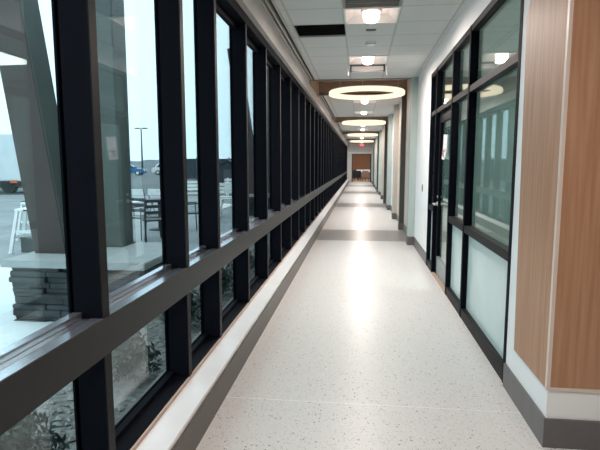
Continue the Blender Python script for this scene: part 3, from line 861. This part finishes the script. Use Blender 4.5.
# box truck
tr = thing('box_truck', 'white box truck parked at the far left beyond the bar stools', 'truck', (-20.95, 26.3, -.03), radians(180))
obj('cargo_box', B((-3.6, 2.4, -1.2, 1.2, .66, 3.12), bev=.05), M['truckwhite'], tr)
bm = bmesh.new(); prism(bm, [(2.5, .5), (4.6, .5), (4.6, 1.2), (4.2, 1.35), (3.8, 2.2), (2.5, 2.2)], 1, -1.05, 1.05, bev=.06); obj('cab', bm, M['truckwhite'], tr)
obj('windscreen', B((3.90, 4.02, -.9, .9, 1.45, 2.0), bev=.02), M['carglass'], tr)
obj('chassis', B((-3.6, 4.5, -1.0, 1.0, .30, .66)), M['darkplastic'], tr)
for sx in (-2.4, 3.6):
    for sy in (-1.0, 1.0):
        bm = bmesh.new(); tube(bm, (sx, sy-.14, .40), (sx, sy+.14, .40), .40, 22); obj('wheel', bm, M['tyre'], tr)
for k, x in enumerate((-3.3, -1.2, .9)):
    for s_ in (1,):
      pass
    obj('side_rib', B((x-.04, x+.04, 1.19, 1.24, .7, 3.08)), M['vent'], tr)
    obj('marker_light', B((x+.3, x+.7, s_*1.2-.03, s_*1.2+.03, .56, .68)), M['orange'], tr)
for sy in (-.5, .5): obj('rear_door', B((-3.64, -3.59, sy-.48, sy+.48, .76, 3.02)), M['plastic'], tr)

def lamp_post(label, loc, h):
    t = thing('lamp_post', label, 'lamp post', loc, 0, 'parking lot lamp posts')
    bm = bmesh.new(); tube(bm, (0, 0, 0), (0, 0, h), .14, 10, .09); obj('pole', bm, M['post'], t)
    bm = bmesh.new(); tube(bm, (0, 0, 0), (0, 0, .5), .30, 14); obj('footing', bm, M['cap'], t)
    obj('lamp_head', B((-.95, -.15, -.16, .16, h-.04, h+.12), bev=.03), M['post'], t)
    obj('lamp_head', B((.15, .95, -.16, .16, h-.04, h+.12), bev=.03), M['post'], t)
    return t
lamp_post('tall double headed lamp post behind the blue and white cars', (-31.2, 71, -.03), 6.5)
lb2 = thing('bollard', 'dark slim bollard standing between the truck and the white stools', 'bollard', (-13.25, 19.0, -.03))
bm = bmesh.new(); tube(bm, (0, 0, 0), (0, 0, .9), .055, 12); obj('post', bm, M['post'], lb2)
bm = bmesh.new(); lathe(bm, [(0, .12), (.2, .1), (.22, 0), (0, 0)], 18); obj('base', bm, M['post'], lb2)
bm = bmesh.new(); lathe(bm, [(.07, .90), (.07, .97), (0, 1.0)], 14); obj('cap', bm, M['darkplastic'], lb2)

# dark screen fence and small gabled shed beyond the patio
fn = thing('screen_fence', 'long dark screen fence beyond the patio benches', 'fence', (0, 0, 0))
x0f, y0f, x1f, y1f = -17.2, 44., -8.5, 44.
obj('fence_panel', B((x0f, x1f, 44., 44.06, .15, 1.95)), M['fence'], fn)
for k in range(7):
    x = x0f+(x1f-x0f)*k/6; obj('fence_post', B((x-.06, x+.06, 43.94, 44.0, -.03, 2.05)), M['post'], fn)
obj('bottom_rail', B((x0f, x1f, 43.95, 44.0, .15, .3)), M['post'], fn)
sh = thing('shed', 'small dark gabled shed seen in the bay beyond the narrow window', 'shed', (-9.35, 36., -.03), radians(10))
bm = bmesh.new(); prism(bm, [(-.8, 0), (.8, 0), (.8, 1.3), (0, 1.75), (-.8, 1.3)], 1, -1, 1); obj('wall', bm, M['fence'], sh)
bm = bmesh.new(); prism(bm, [(-.95, 1.22), (0, 1.77), (.95, 1.22), (.95, 1.30), (0, 1.86), (-.95, 1.30)], 1, -1.1, 1.1); obj('roof', bm, M['darkplastic'], sh)
obj('door', B((-.3, .3, -1.03, -1.0, 0, 1.15)), M['post'], sh)
# distant line of trees
bm = bmesh.new(); rnd = random.Random(5)
pts = []
x = -420.
top = []
while x < 60:
    top.append((x, 2.6+rnd.random()*1.2)); x += rnd.uniform(3, 7)
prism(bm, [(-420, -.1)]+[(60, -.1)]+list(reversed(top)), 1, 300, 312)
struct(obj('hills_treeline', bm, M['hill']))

# ------------------------------------------------------------------ world
w = bpy.data.worlds.new('overcast_sky'); S.world = w; w.use_nodes = True
nt = w.node_tree; N, L = nt.nodes, nt.links
bg = N['Background']
tc = N.new('ShaderNodeTexCoord'); sx = N.new('ShaderNodeSeparateXYZ'); L.new(tc.outputs['Generated'], sx.inputs[0])
rp = N.new('ShaderNodeValToRGB'); L.new(sx.outputs[2], rp.inputs['Fac'])
rp.color_ramp.elements[0].position = 0.; rp.color_ramp.elements[0].color = (.60, .78, .86, 1)
rp.color_ramp.elements[1].position = .6; rp.color_ramp.elements[1].color = (.86, .97, 1., 1)
no = N.new('ShaderNodeTexNoise'); no.inputs['Scale'].default_value = 2.5; no.inputs['Detail'].default_value = 5; L.new(tc.outputs['Generated'], no.inputs['Vector'])
mr = N.new('ShaderNodeMapRange'); mr.inputs['To Min'].default_value = .85; mr.inputs['To Max'].default_value = 1.15; L.new(no.outputs['Fac'], mr.inputs['Value'])
mx = N.new('ShaderNodeMix'); mx.data_type = 'RGBA'; mx.blend_type = 'MULTIPLY'; mx.inputs['Factor'].default_value = 1
L.new(rp.outputs['Color'], mx.inputs[6]); L.new(mr.outputs['Result'], mx.inputs[7])
L.new(mx.outputs[2], bg.inputs['Color']); bg.inputs['Strength'].default_value = 1.3

# ------------------------------------------------------------------ camera
cd = bpy.data.cameras.new('camera'); cam = bpy.data.objects.new('camera', cd); COL.objects.link(cam)
cd.sensor_fit = 'HORIZONTAL'; cd.sensor_width = 36.; cd.lens = 510./600*36; cd.clip_end = 1000; cd.clip_start = .05
cam.location = (0, 0, 1.58)
cam.rotation_euler = (radians(90-6.930), 0, radians(6.661))
S.camera = cam

# ------------------------------------------------------------------ render settings
S.view_settings.view_transform = 'Standard'; S.view_settings.look = 'None'
S.view_settings.exposure = 0.97; S.view_settings.gamma = 1.0; S.view_settings.use_curve_mapping = False
cy = S.cycles
cy.use_denoising = True
cy.max_bounces = 12; cy.diffuse_bounces = 5; cy.glossy_bounces = 6; cy.transparent_max_bounces = 24
cy.sample_clamp_indirect = 6
cy.caustics_reflective = False; cy.caustics_refractive = False
